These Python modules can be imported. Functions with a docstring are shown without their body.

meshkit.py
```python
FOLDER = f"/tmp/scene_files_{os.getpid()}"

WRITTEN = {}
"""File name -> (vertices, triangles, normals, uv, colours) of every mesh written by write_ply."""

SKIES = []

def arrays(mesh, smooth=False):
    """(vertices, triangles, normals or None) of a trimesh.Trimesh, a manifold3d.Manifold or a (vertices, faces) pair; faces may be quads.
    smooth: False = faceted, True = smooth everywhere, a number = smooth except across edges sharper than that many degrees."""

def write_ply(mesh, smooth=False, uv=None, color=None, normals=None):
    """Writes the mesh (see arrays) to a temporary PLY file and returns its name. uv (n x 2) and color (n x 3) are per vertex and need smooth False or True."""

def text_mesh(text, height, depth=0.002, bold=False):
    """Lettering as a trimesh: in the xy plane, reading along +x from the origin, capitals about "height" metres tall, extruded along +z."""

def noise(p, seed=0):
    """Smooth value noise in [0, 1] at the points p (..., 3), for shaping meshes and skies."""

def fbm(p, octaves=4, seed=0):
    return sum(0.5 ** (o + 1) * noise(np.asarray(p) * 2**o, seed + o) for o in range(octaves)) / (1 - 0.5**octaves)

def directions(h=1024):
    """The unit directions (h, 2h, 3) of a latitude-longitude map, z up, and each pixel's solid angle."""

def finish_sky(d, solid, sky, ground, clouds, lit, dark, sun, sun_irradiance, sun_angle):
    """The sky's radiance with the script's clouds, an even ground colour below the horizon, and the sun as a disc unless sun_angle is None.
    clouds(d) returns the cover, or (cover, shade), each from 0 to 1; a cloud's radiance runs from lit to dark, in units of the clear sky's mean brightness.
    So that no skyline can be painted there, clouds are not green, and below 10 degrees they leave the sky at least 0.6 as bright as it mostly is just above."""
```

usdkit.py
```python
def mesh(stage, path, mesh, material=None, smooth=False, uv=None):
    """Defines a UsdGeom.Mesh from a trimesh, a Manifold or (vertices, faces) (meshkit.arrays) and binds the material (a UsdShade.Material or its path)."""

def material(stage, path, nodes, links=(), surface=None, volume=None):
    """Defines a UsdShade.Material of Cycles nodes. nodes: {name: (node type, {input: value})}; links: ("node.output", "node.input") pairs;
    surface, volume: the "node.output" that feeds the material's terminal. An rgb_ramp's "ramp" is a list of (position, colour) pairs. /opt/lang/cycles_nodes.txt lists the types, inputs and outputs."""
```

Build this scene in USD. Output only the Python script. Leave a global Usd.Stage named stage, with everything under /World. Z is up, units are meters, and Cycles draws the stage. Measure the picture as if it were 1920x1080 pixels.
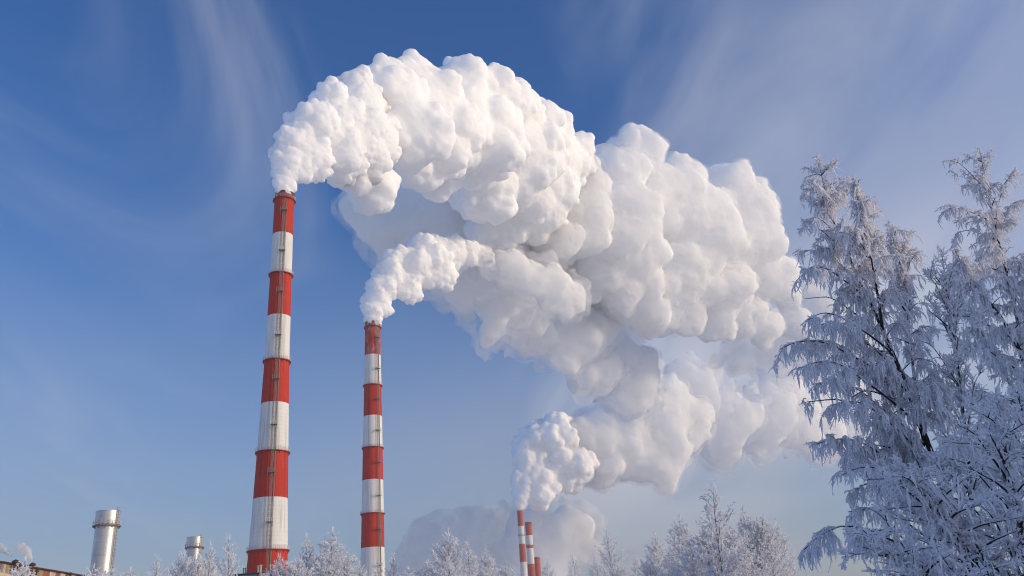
import math, random
import numpy as np, trimesh, usdkit, meshkit
from scipy import ndimage
from pxr import Usd, UsdGeom, UsdLux, UsdShade, Gf, Sdf

stage = Usd.Stage.CreateInMemory()
UsdGeom.SetStageUpAxis(stage, 'Z'); UsdGeom.SetStageMetersPerUnit(stage, 1.0)
WORLD = UsdGeom.Xform.Define(stage, '/World'); stage.SetDefaultPrim(WORLD.GetPrim())

# ------------------------------------------------------------------ camera
F, PITCH, ROLL = 1553.0, math.radians(22.5), math.radians(3.99)      # focal length in pixels of a 1920 wide picture
EYE = np.array([0, 0, 1.7])
fwd = np.array([0, math.cos(PITCH), math.sin(PITCH)])
up0 = np.array([0, -math.sin(PITCH), math.cos(PITCH)])
right = np.array([1.0, 0, 0]) * math.cos(ROLL) - up0 * math.sin(ROLL)
up = np.array([1.0, 0, 0]) * math.sin(ROLL) + up0 * math.cos(ROLL)
cam = UsdGeom.Camera.Define(stage, '/World/camera')
cam.CreateHorizontalApertureAttr(36.0); cam.CreateVerticalApertureAttr(20.25)
cam.CreateFocalLengthAttr(36 * F / 1920); cam.CreateClippingRangeAttr(Gf.Vec2f(0.1, 100000))
cam.CreateExposureAttr(0.06)
cam.AddTransformOp().Set(Gf.Matrix4d(*right, 0, *up, 0, *(-fwd), 0, *EYE, 1))

def at(px, py, Y):
    "The point of the vertical plane y = Y that is seen at a pixel of the photograph; also metres per pixel there."
    d = fwd + (px - 960) / F * right - (py - 540) / F * up
    return EYE + d * (Y / d[1]), Y / d[1] / F

# ------------------------------------------------------------------ sky and sun
EL, AZ = math.radians(17.5), math.radians(102)
SUN = np.array([math.sin(AZ) * math.cos(EL), math.cos(AZ) * math.cos(EL), math.sin(EL)])
def sky_material(path):
    n = {'s': ('sky_texture', dict(sky_type='single_scattering', sun_disc=False, sun_elevation=EL, sun_rotation=AZ, altitude=150.0, air_density=1.0, aerosol_density=0.6, ozone_density=4.0)),
         'h': ('hsv', dict(saturation=1.98, value=1.42, hue=0.509, fac=1.0)),
         'tc': ('texture_coordinate', {}), 'x': ('separate_xyz', {}),
         'zc': ('math', dict(math_type='maximum', value2=0.06)), 'zz': ('math', dict(math_type='add', value2=0.12)),
         'u': ('math', dict(math_type='divide')), 'v': ('math', dict(math_type='divide')), 'c': ('combine_xyz', dict(z=0.0)),
         'mp': ('mapping', dict(mapping_type='point', location=(11.7, 1.9, 0), rotation=(0, 0, 0.8), scale=(1.5, 0.36, 1))),
         'n': ('noise_texture', dict(scale=1.0, detail=6.0, roughness=0.52, distortion=1.3)),
         'mp2': ('mapping', dict(mapping_type='point', location=(1.3, 2.2, 0), scale=(0.55, 0.3, 1))),
         'n2': ('noise_texture', dict(scale=1.0, detail=2.0, roughness=0.5)),
         'r': ('map_range', dict(range_type='smoothstep', from_min=0.36, from_max=0.78, to_min=0.0, to_max=0.95, clamp=True)),
         'side': ('map_range', dict(range_type='smoothstep', from_min=-0.6, from_max=1.0, to_min=-0.18, to_max=0.22, clamp=True)),
         'rs': ('math', dict(math_type='add')),
         'r2': ('map_range', dict(range_type='smoothstep', from_min=0.3, from_max=0.75, to_min=0.15, to_max=1.0, clamp=True)),
         'f': ('math', dict(math_type='multiply', use_clamp=True)), 'cl': ('mix', dict(mix_type='mix')),
         'hz': ('map_range', dict(range_type='smoothstep', from_min=0.52, from_max=0.06, to_min=0.0, to_max=0.62, clamp=True)), 'h2': ('mix', dict(mix_type='mix', color2=(4.9, 4.9, 5.3))), 'hf': ('math', dict(math_type='multiply', use_clamp=True)), 'hn': ('map_range', dict(from_min=0.3, from_max=0.65, to_min=0.55, to_max=1.0, clamp=True)),
         'cc': ('color', dict(value=(6.9, 7.0, 7.7))), 'b': ('background_shader', dict(strength=0.1))}
    l = [('s.color', 'h.color'), ('tc.generated', 'x.vector'), ('x.z', 'zc.value1'), ('zc.value', 'zz.value1'), ('x.x', 'u.value1'), ('zz.value', 'u.value2'),
         ('x.y', 'v.value1'), ('zz.value', 'v.value2'), ('u.value', 'c.x'), ('v.value', 'c.y'), ('c.vector', 'mp.vector'), ('mp.vector', 'n.vector'),
         ('c.vector', 'mp2.vector'), ('mp2.vector', 'n2.vector'), ('u.value', 'side.value'), ('n.fac', 'rs.value1'), ('side.result', 'rs.value2'),
         ('rs.value', 'r.value'), ('n2.fac', 'r2.value'), ('r.result', 'f.value1'), ('r2.result', 'f.value2'), ('f.value', 'cl.fac'),
         ('x.z', 'hz.value'), ('n2.fac', 'hn.value'), ('hz.result', 'hf.value1'), ('hn.result', 'hf.value2'), ('hf.value', 'h2.fac'), ('h.color', 'h2.color1'), ('h2.color', 'cl.color1'), ('cc.color', 'cl.color2'), ('cl.color', 'b.color')]
    return usdkit.material(stage, path, n, l, surface='b.background')
dome = UsdLux.DomeLight.Define(stage, '/World/sky')
UsdShade.MaterialBindingAPI.Apply(dome.GetPrim()).Bind(sky_material('/World/Looks/sky'))
dome.GetPrim().SetCustomDataByKey('kind', 'structure')
sun = UsdLux.DistantLight.Define(stage, '/World/sun')
sun.CreateNormalizeAttr(True); sun.CreateIntensityAttr(0.79); sun.CreateAngleAttr(0.5); sun.CreateColorAttr(Gf.Vec3f(1, 0.80, 0.54))
_z = Gf.Vec3d(*map(float, SUN)); _x = Gf.Cross(Gf.Vec3d(0, 0, 1), _z).GetNormalized(); _y = Gf.Cross(_z, _x)
sun.AddTransformOp().Set(Gf.Matrix4d(*_x, 0, *_y, 0, *_z, 0, 0, 0, 0, 1))

# ------------------------------------------------------------------ helpers
rng = np.random.default_rng(7)
_names = {}
def numbered(path):
    k = _names.get(path, -1) + 1
    _names[path] = k
    return path if k == 0 else f'{path}_{k:03d}'

def tag(p, label=None, cat=None, group=None, kind=None):
    p = p.GetPrim() if hasattr(p, 'GetPrim') else p
    for k, v in (('label', label), ('category', cat), ('group', group), ('kind', kind)):
        if v: p.SetCustomDataByKey(k, v)
    return p

def thing(name, loc, label, cat, group=None, rz=0.0):
    x = UsdGeom.Xform.Define(stage, numbered('/World/' + name))
    x.AddTranslateOp().Set(Gf.Vec3d(*map(float, loc)))
    if rz: x.AddRotateZOp().Set(math.degrees(rz))
    return tag(x, label, cat, group)

def part(name, mesh, mat, parent, smooth=False, label=None, kind=None):
    m = usdkit.mesh(stage, numbered(f'{parent.GetPath()}/{name}'), mesh, mat, smooth=smooth)
    return tag(m, label, None, None, kind)

def cat(ms): return trimesh.util.concatenate(ms)
def box(cx, cy, cz, sx, sy, sz, rz=0.0):
    b = trimesh.creation.box((sx, sy, sz))
    if rz: b.apply_transform(trimesh.transformations.rotation_matrix(rz, [0, 0, 1]))
    b.apply_translation((cx, cy, cz)); return b
def cyl(p, q, r, n=8, r2=None):
    return tubes(np.array([[p, q]], float), np.array([[r, r if r2 is None else r2]], float), n, caps=True)
def lathe(profile, n=64): return trimesh.creation.revolve(np.asarray(profile, float), sections=n)

def tubes(P, R, sides=4, caps=False, twist=None):
    "N polylines (N,K,3) with radii (N,K) as tubes, one mesh."
    P, R = np.asarray(P, float), np.asarray(R, float)
    N, K = R.shape
    T = np.gradient(P, axis=1) if K > 2 else np.repeat(P[:, 1:] - P[:, :1], 2, 1)
    T /= np.linalg.norm(T, axis=2, keepdims=True) + 1e-12
    ref = np.where(np.abs(T[:, :1, 2:]) < 0.9, [0, 0, 1.0], [1.0, 0, 0])
    A = np.cross(T, np.broadcast_to(ref, T.shape)); A /= np.linalg.norm(A, axis=2, keepdims=True) + 1e-12
    B = np.cross(T, A)
    ang = np.arange(sides) * 2 * np.pi / sides
    ang = ang[None, :] + (0 if twist is None else np.asarray(twist)[:, None]) + np.zeros((N, 1))
    V = P[:, :, None] + R[:, :, None, None] * (np.cos(ang)[:, None, :, None] * A[:, :, None] + np.sin(ang)[:, None, :, None] * B[:, :, None])
    n, i, j = np.meshgrid(np.arange(N), np.arange(K - 1), np.arange(sides), indexing='ij')
    b = n * K * sides; j2 = (j + 1) % sides
    q = np.stack([b + i * sides + j, b + i * sides + j2, b + (i + 1) * sides + j2, b + (i + 1) * sides + j], -1).reshape(-1, 4)
    f = [q[:, [0, 1, 2]], q[:, [0, 2, 3]]]
    if caps:
        for e in (0, K - 1):
            base = np.arange(N)[:, None] * K * sides + e * sides
            for k in range(1, sides - 1):
                t = np.stack([base[:, 0], base[:, 0] + k, base[:, 0] + k + 1], 1)
                f.append(t[:, ::-1] if e == 0 else t)
    return trimesh.Trimesh(V.reshape(-1, 3), np.vstack(f), process=False)

# ------------------------------------------------------------------ materials
def L(name): return '/World/Looks/' + name
def simple(name, col, rough=0.6, metal=0.0, var=0.25, scale=1.5, zs=1.0, bump=0.0, spec=0.4, dark=None):
    d = tuple(c * (1 - var) for c in col) if dark is None else dark
    n = {'g': ('geometry', {}), 'm': ('mapping', dict(mapping_type='point', scale=(scale, scale, scale * zs))),
         'n': ('noise_texture', dict(scale=1.0, detail=4.0, roughness=0.6)),
         'r': ('rgb_ramp', dict(ramp=[(0.0, d), (0.35, d), (0.65, col), (1.0, col)])),
         'p': ('principled_bsdf', dict(roughness=rough, metallic=metal, specular_ior_level=spec))}
    l = [('g.position', 'm.vector'), ('m.vector', 'n.vector'), ('n.fac', 'r.fac'), ('r.color', 'p.base_color')]
    if bump:
        n['b'] = ('bump', dict(strength=0.6, distance=bump)); l += [('n.fac', 'b.height'), ('b.normal', 'p.normal')]
    return usdkit.material(stage, L(name), n, l, surface='p.BSDF')

def paint(name, col, dirt, fade, lift=1.25, fade_amount=0.35, dirt_amount=0.75):
    "Painted concrete: cast in lifts (faint rings), with vertical streaks of dirt and patches of faded paint."
    n = {'g': ('geometry', {}), 'm': ('mapping', dict(mapping_type='point', scale=(1.1, 1.1, 0.035))),
         'n': ('noise_texture', dict(scale=1.0, detail=5.0, roughness=0.62)),
         'm2': ('mapping', dict(mapping_type='point', scale=(0.35, 0.35, 0.16))),
         'n2': ('noise_texture', dict(scale=1.0, detail=6.0, roughness=0.68)),
         'r1': ('map_range', dict(range_type='smoothstep', from_min=0.5, from_max=0.75, to_min=0.0, to_max=dirt_amount, clamp=True)),
         'r2': ('map_range', dict(range_type='smoothstep', from_min=0.45, from_max=0.72, to_min=0.0, to_max=fade_amount, clamp=True)),
         'x': ('separate_xyz', {}), 'dv': ('math', dict(math_type='divide', value2=lift)), 'fr': ('math', dict(math_type='fraction')),
         'lt': ('math', dict(math_type='less_than', value2=0.09)), 'lm': ('math', dict(math_type='multiply', value2=0.22)),
         'a': ('mix', dict(mix_type='mix', color1=col, color2=fade)), 'b': ('mix', dict(mix_type='mix', color2=dirt)),
         'c': ('mix', dict(mix_type='mix', color2=dirt)),
         'bp': ('bump', dict(strength=0.5, distance=0.06)), 'p': ('principled_bsdf', dict(roughness=0.75, specular_ior_level=0.25))}
    l = [('g.position', 'm.vector'), ('m.vector', 'n.vector'), ('g.position', 'm2.vector'), ('m2.vector', 'n2.vector'), ('n.fac', 'r1.value'), ('n2.fac', 'r2.value'),
         ('g.position', 'x.vector'), ('x.z', 'dv.value1'), ('dv.value', 'fr.value1'), ('fr.value', 'lt.value1'), ('lt.value', 'lm.value1'),
         ('r2.result', 'a.fac'), ('a.color', 'b.color1'), ('r1.result', 'b.fac'), ('b.color', 'c.color1'), ('lm.value', 'c.fac'), ('c.color', 'p.base_color'),
         ('n2.fac', 'bp.height'), ('bp.normal', 'p.normal')]
    return usdkit.material(stage, L(name), n, l, surface='p.BSDF')

M = {}
M['red'] = paint('red_paint', (0.52, 0.034, 0.014), (0.16, 0.02, 0.015), (0.56, 0.09, 0.04))
M['red_faded'] = paint('faded_red_paint', (0.44, 0.05, 0.03), (0.2, 0.03, 0.025), (0.62, 0.42, 0.38), fade_amount=0.7)
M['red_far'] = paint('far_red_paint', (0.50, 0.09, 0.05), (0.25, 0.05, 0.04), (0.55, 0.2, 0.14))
M['white'] = paint('white_paint', (0.78, 0.76, 0.71), (0.42, 0.40, 0.36), (0.68, 0.66, 0.61), fade_amount=0.6)
M['soot'] = simple('soot', (0.10, 0.025, 0.02), 0.9, var=0.6)
M['flue'] = simple('flue_dark', (0.03, 0.028, 0.027), 0.9)
M['steel_red'] = simple('red_steel', (0.36, 0.045, 0.04), 0.6)
M['steel_frost'] = simple('frosted_steel', (0.72, 0.68, 0.67), 0.8)
M['steel_dark'] = simple('dark_steel', (0.24, 0.21, 0.19), 0.6)
M['rust'] = simple('rusty_pipe', (0.11, 0.045, 0.032), 0.85, var=0.5, scale=3)
M['glassdark'] = simple('dark_window', (0.015, 0.015, 0.017), 0.25)
M['roofdark'] = simple('dark_roof_edge', (0.035, 0.04, 0.065), 0.6)
M['teal'] = simple('teal_fascia', (0.17, 0.30, 0.27), 0.6, var=0.15)
M['cream'] = simple('cream_fascia', (0.62, 0.52, 0.36), 0.7, var=0.15)
M['bark'] = simple('birch_bark', (0.10, 0.075, 0.062), 0.85, var=0.55, scale=14, dark=(0.03, 0.022, 0.02))
M['snow'] = simple('snow_ground', (0.80, 0.81, 0.83), 0.8, var=0.06, scale=0.3)
M['wallgrey'] = simple('grey_wall', (0.42, 0.40, 0.37), 0.85, var=0.2, scale=0.6)

def silver_material():
    n = {'g': ('geometry', {}), 'm': ('mapping', dict(mapping_type='point', scale=(0.9, 0.9, 0.05))), 'n': ('noise_texture', dict(scale=1.0, detail=5.0, roughness=0.6)),
         'r': ('rgb_ramp', dict(ramp=[(0.0, (0.42, 0.40, 0.37)), (0.4, (0.60, 0.59, 0.57)), (0.7, (0.74, 0.73, 0.71)), (1.0, (0.78, 0.77, 0.75))])),
         'm2': ('mapping', dict(mapping_type='point', scale=(0.5, 0.5, 0.5))), 'n2': ('noise_texture', dict(scale=1.0, detail=3.0)),
         'rr': ('map_range', dict(from_min=0.2, from_max=0.8, to_min=0.36, to_max=0.56)),
         'x': ('separate_xyz', {}), 'dv': ('math', dict(math_type='divide', value2=1.5)), 'fr': ('math', dict(math_type='fraction')),
         'lt': ('math', dict(math_type='less_than', value2=0.05)), 'lm': ('math', dict(math_type='multiply', value2=0.35)), 'c': ('mix', dict(mix_type='mix', color2=(0.25, 0.24, 0.22))),
         'bp': ('bump', dict(strength=0.35, distance=0.08)), 'p': ('principled_bsdf', dict(metallic=0.75))}
    l = [('g.position', 'm.vector'), ('m.vector', 'n.vector'), ('n.fac', 'r.fac'), ('g.position', 'm2.vector'), ('m2.vector', 'n2.vector'), ('n2.fac', 'rr.value'), ('rr.result', 'p.roughness'),
         ('g.position', 'x.vector'), ('x.z', 'dv.value1'), ('dv.value', 'fr.value1'), ('fr.value', 'lt.value1'), ('lt.value', 'lm.value1'), ('r.color', 'c.color1'), ('lm.value', 'c.fac'),
         ('c.color', 'p.base_color'), ('n2.fac', 'bp.height'), ('bp.normal', 'p.normal')]
    return usdkit.material(stage, L('aluminium_cladding'), n, l, surface='p.BSDF')
M['silver'] = silver_material()

def smoke_material(name, col, sss, scale, fac=None, nscale=0.05, lo=0.3, hi=0.7, bump=0.0, bscale=0.5):
    "White vapour. fac: share of a thin veil that is vapour at all, broken up by noise in space."
    n = {'p': ('principled_bsdf', dict(base_color=col, roughness=1.0, specular_ior_level=0.0, subsurface_weight=sss, subsurface_scale=scale, subsurface_radius=(1, 1, 1)))}
    l, out = [], 'p.BSDF'
    if bump:
        n |= {'g': ('geometry', {}), 'bn': ('noise_texture', dict(scale=bscale, detail=4.0, roughness=0.6)), 'b': ('bump', dict(strength=1.0, distance=bump))}
        l += [('g.position', 'bn.vector'), ('bn.fac', 'b.height'), ('b.normal', 'p.normal')]
    if fac:
        n = {'g': ('geometry', {}), 'n': ('noise_texture', dict(scale=nscale, detail=4.0, roughness=0.55)), 't': ('transparent_bsdf', {}), 'd': ('diffuse_bsdf', dict(color=col)),
             'q': ('translucent_bsdf', dict(color=col)), 'dq': ('mix_closure', dict(fac=0.5)),
             'r': ('map_range', dict(range_type='smoothstep', from_min=lo, from_max=hi, to_min=fac[0], to_max=fac[1], clamp=True)), 'x': ('mix_closure', {})}
        l = [('g.position', 'n.vector'), ('n.fac', 'r.value'), ('d.BSDF', 'dq.closure1'), ('q.BSDF', 'dq.closure2'), ('r.result', 'x.fac'), ('t.BSDF', 'x.closure1'), ('dq.closure', 'x.closure2')]
        out = 'x.closure'
    return usdkit.material(stage, L(name), n, l, surface=out)
def frost_material(name, col, trans):
    n = {'d': ('diffuse_bsdf', dict(color=col)), 'q': ('translucent_bsdf', dict(color=col)), 'm': ('mix_closure', dict(fac=trans))}
    return usdkit.material(stage, L(name), n, [('d.BSDF', 'm.closure1'), ('q.BSDF', 'm.closure2')], surface='m.closure')
VAP = (0.98, 0.95, 0.905)
M['veil_fine'] = smoke_material('thin_vapour_edge', VAP, 0, 0, (0.05, 0.75), 0.35, 0.35, 0.65)
M['droplets'] = frost_material('vapour_droplets', VAP, 0.28)
def limb_vapour(name, sss_scale, nscale, edge, top, rag=0.5, thin=0.0):
    "Vapour that thins towards the limb of each billow, where the way through it is short; noise makes the thinning uneven."
    n = {'g': ('geometry', {}), 'n': ('noise_texture', dict(scale=nscale, detail=5.0, roughness=0.6, distortion=0.5)), 't': ('transparent_bsdf', {}),
         'p': ('principled_bsdf', dict(base_color=VAP, roughness=1.0, specular_ior_level=0.0, subsurface_weight=0.75, subsurface_scale=sss_scale, subsurface_radius=(1, 1, 1))),
         'q': ('translucent_bsdf', dict(color=VAP)), 'pq': ('mix_closure', dict(fac=thin)), 'w': ('layer_weight', dict(blend=0.5)), 'c': ('math', dict(math_type='subtract', value1=1.0)), 'nm': ('map_range', dict(from_min=0.25, from_max=0.75, to_min=-rag, to_max=rag)),
         'a': ('math', dict(math_type='multiply_add')),
         'r': ('map_range', dict(range_type='smoothstep', from_min=0.04, from_max=edge, to_min=0.0, to_max=top, clamp=True)), 'x': ('mix_closure', {})}
    l = [('g.position', 'n.vector'), ('n.fac', 'nm.value'), ('w.facing', 'c.value2'), ('c.value', 'a.value1'), ('nm.result', 'a.value2'), ('c.value', 'a.value3'),
         ('a.value', 'r.value'), ('r.result', 'x.fac'), ('t.BSDF', 'x.closure1'), ('p.BSDF', 'pq.closure1'), ('q.BSDF', 'pq.closure2'), ('pq.closure', 'x.closure2')]
    return usdkit.material(stage, L(name), n, l, surface='x.closure')
M['smoke_soft'] = smoke_material('soft_vapour', VAP, 0.85, 7.0, bump=1.6, bscale=0.2)
M['smoke_far'] = smoke_material('far_soft_vapour', VAP, 0.95, 26.0)
M['smoke'] = limb_vapour('dense_vapour', 2.0, 0.35, 0.12, 1.0, 0.3)
M['torn_mid_0'] = limb_vapour('thin_vapour_mid', 7.0, 0.09, 1.0, 0.45, 0.8, 0.4)
M['torn_far_0'] = limb_vapour('thin_vapour_far', 22.0, 0.035, 1.0, 0.5, 0.8, 0.4)
M['bank'] = limb_vapour('thin_bank', 30.0, 0.022, 1.0, 0.75, 0.8, 0.6)
M['wisp'] = smoke_material('steam_wisp', VAP, 0, 0, (0.4, 0.8), 0.1, 0.3, 0.7)

M['frost'] = frost_material('hoar_frost', (0.96, 0.955, 0.955), 0.5)
M['frost_near'] = frost_material('thick_hoar_frost', (0.975, 0.965, 0.97), 0.55)

def snowy_bark():
    "Dark bark with rime lying on the upper side of every branch."
    n = {'g': ('geometry', {}), 'nx': ('separate_xyz', {}), 'n': ('noise_texture', dict(scale=9.0, detail=3.0)), 'a': ('math', dict(math_type='add')),
         'r': ('map_range', dict(range_type='smoothstep', from_min=0.5, from_max=0.85, to_min=0.0, to_max=1.0, clamp=True)),
         'c': ('mix', dict(mix_type='mix', color1=(0.045, 0.034, 0.03), color2=(0.76, 0.78, 0.83))), 'p': ('principled_bsdf', dict(roughness=0.85, specular_ior_level=0.2))}
    l = [('g.normal', 'nx.vector'), ('g.position', 'n.vector'), ('nx.z', 'a.value1'), ('n.fac', 'a.value2'), ('a.value', 'r.value'), ('r.result', 'c.fac'), ('c.color', 'p.base_color')]
    return usdkit.material(stage, L('rimed_bark'), n, l, surface='p.BSDF')
M['branch'] = snowy_bark()

# ------------------------------------------------------------------ ground
g = trimesh.creation.cylinder(6000, 1.0, sections=96); g.apply_translation((0, 0, -0.5))
tag(usdkit.mesh(stage, '/World/ground', g, M['snow']), kind='structure')

# ------------------------------------------------------------------ tall chimneys
def ring_points(r, n, a0=0.0): a = a0 + np.arange(n) * 2 * np.pi / n; return np.stack([r * np.cos(a), r * np.sin(a)], 1)

def platform(t, r, z, mat, rail_mat, over=0.58, drop=1.0, posts=28, rail_h=1.15, n=64):
    p = part('platform', lathe([[r - 0.1, z - 0.14], [r + over, z - 0.14], [r + over, z + 0.12], [r - 0.1, z + 0.12], [r - 0.1, z - 0.14]], n), mat, t, smooth=30)
    br = []
    for (x, y) in ring_points(1.0, posts // 2):
        br.append(cyl((x * (r - 0.05), y * (r - 0.05), z - drop), (x * (r + over - 0.1), y * (r + over - 0.1), z - 0.16), 0.09, 4))
    part('bracket', cat(br), mat, p, kind='stuff')
    rl, R = [], r + over - 0.06
    for (x, y) in ring_points(R, posts): rl.append(box(x, y, z + 0.12 + rail_h / 2, 0.085, 0.085, rail_h, math.atan2(y, x)))
    for h in (0.6, rail_h):
        q = np.vstack([ring_points(R, 48), ring_points(R, 48)[:1]]); rl.append(tubes(np.c_[q, np.full(49, z + 0.12 + h)][None], np.full((1, 49), 0.04), 4))
    part('railing', cat(rl), rail_mat, p)
    return p

def chimney(x, y, bounds, prof, first_red, mats, ladder_deg, label, group, rings, detail=True, top_mat=None):
    t = thing('chimney', (x, y, 0), label, 'chimney', group)
    zs, rs = np.array(prof)[::-1, 0], np.array(prof)[::-1, 1]
    rad = lambda z: float(np.interp(z, zs, rs))
    n = 72 if detail else 32
    H = bounds[0]
    for i in range(len(bounds) - 1):
        z1, z0 = bounds[i], bounds[i + 1]
        steps = np.linspace(z0, z1, 4)
        wall = [[rad(z), z] for z in steps]
        inner = 0.5
        prof_ = [[rad(z0) - inner, z0]] + wall + [[rad(z1) - inner, z1]]
        m = (mats[0] if (i % 2 == 0) == first_red else mats[1])
        if i == 0 and top_mat: m = top_mat
        part('painted_band', lathe(prof_, n), m, t, smooth=30)
    part('rim', lathe([[rad(H) - 0.5, H], [rad(H) + 0.12, H], [rad(H) + 0.12, H + 0.35], [rad(H) - 0.5, H + 0.35], [rad(H) - 0.5, H - 12], [0, H - 12]], n), M['soot'], t, smooth=30)
    for z in rings: platform(t, rad(z), z, M['steel_red'], M['steel_frost'] if detail else M['steel_red'], posts=30 if detail else 12, n=n)
    if detail:
        # soot-stained collar above the top platform
        zt = rings[0]
        part('soot_collar', lathe([[rad(zt) + 0.004, zt + 0.13], [rad(H) + 0.03, H - 0.01]], n), M['red_soot'], t, smooth=30)
        a = math.radians(-90 + ladder_deg); ca, sa = math.cos(a), math.sin(a)
        def P(z, off, side): return (ca * (rad(z) + off) - sa * side, sa * (rad(z) + off) + ca * side, z)
        st, rg, cg = [], [], []
        zz = np.arange(2, H - 1, 6.0)
        for s in (-0.26, 0.26): st.append(tubes(np.array([[P(z, 0.42, s) for z in zz]]), np.full((1, len(zz)), 0.05), 4))
        for z in np.arange(2.5, H - 1, 0.6): rg.append(cyl(P(z, 0.42, -0.26), P(z, 0.42, 0.26), 0.03, 4))
        for z in np.arange(4, H - 1, 1.5):
            cg.append(tubes(np.array([[P(z, 0.42, -0.26), P(z, 0.85, -0.42), P(z, 1.15, 0), P(z, 0.85, 0.42), P(z, 0.42, 0.26)]]), np.full((1, 5), 0.025), 4))
        for s, o in ((-0.42, 0.85), (0.42, 0.85), (0, 1.15)): cg.append(tubes(np.array([[P(z, o, s) for z in zz]]), np.full((1, len(zz)), 0.04), 4))
        ld = part('ladder', cat(st), M['steel_dark'], t)
        part('rung', cat(rg), M['steel_dark'], ld, kind='stuff'); part('safety_cage', cat(cg), M['steel_dark'], ld)
        cb = [tubes(np.array([[P(z, 0.16, s) for z in zz]]), np.full((1, len(zz)), 0.07), 4) for s in (0.75, 0.95)]
        part('cable', cat(cb[:1]), M['steel_dark'], t); part('cable', cat(cb[1:]), M['steel_dark'], t)
        for i in range(len(bounds) - 1):
            z = 0.5 * (bounds[i] + bounds[i + 1])
            if z < 12: continue
            q = [box(*P(z, 0.75, 0), 1.3, 2.3, 0.12, a)]
            pl = part('landing', cat(q), M['steel_dark'], t)
            rl = [cyl(P(z, 1.42, s), (P(z, 1.42, s)[0], P(z, 1.42, s)[1], z + 1.2), 0.055, 4) for s in np.linspace(-1.1, 1.1, 5)]
            for h in (0.6, 1.2):
                u, v = P(z, 1.38, -1.1), P(z, 1.38, 1.1); rl.append(cyl((u[0], u[1], z + h), (v[0], v[1], z + h), 0.05, 4))
            for s in (-1.1, 1.1):
                u, v = P(z, 0.1, s), P(z, 1.42, s)
                rl.append(cyl((u[0], u[1], z - 1.2), (v[0], v[1], z - 0.1), 0.06, 4))
            part('landing_rail', cat(rl), M['steel_frost' if i % 2 else 'steel_dark'], pl)
    return t
M['red_soot'] = paint('sooty_red_paint', (0.24, 0.035, 0.022), (0.03, 0.015, 0.013), (0.34, 0.06, 0.03), dirt_amount=0.95)

CH1, CH2 = (-78.4, 257.5), (-68.4, 375.0)
PROF1 = [(150, 3.36), (134, 3.44), (119, 3.56), (88.2, 3.93), (44, 5.15), (29, 5.68), (0, 6.9)]
B1 = [150, 134, 119, 103.6, 88.2, 73.7, 58.4, 44, 28.9, 14, 0]
chimney(*CH1, B1, PROF1, True, (M['red'], M['white']), 16, 'tall red and white banded chimney nearest the viewer, first from the left', None, [147.6, 118.8, 88.0, 58.2, 28.7])
PROF2 = [(143.4, 3.62), (119, 3.9), (112.4, 4.0), (69, 4.65), (39, 5.08), (0, 5.9)]
B2 = [143.4, 127, 112.4, 97.5, 83.1, 68.3, 53.9, 39.3, 24, 10, 0]
chimney(*CH2, B2, PROF2, True, (M['red'], M['white']), 41, 'red and white banded chimney with a frost bleached top band, second from the left', None, [141.2, 112.2, 82.9, 53.7], top_mat=M['red_faded'])

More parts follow.
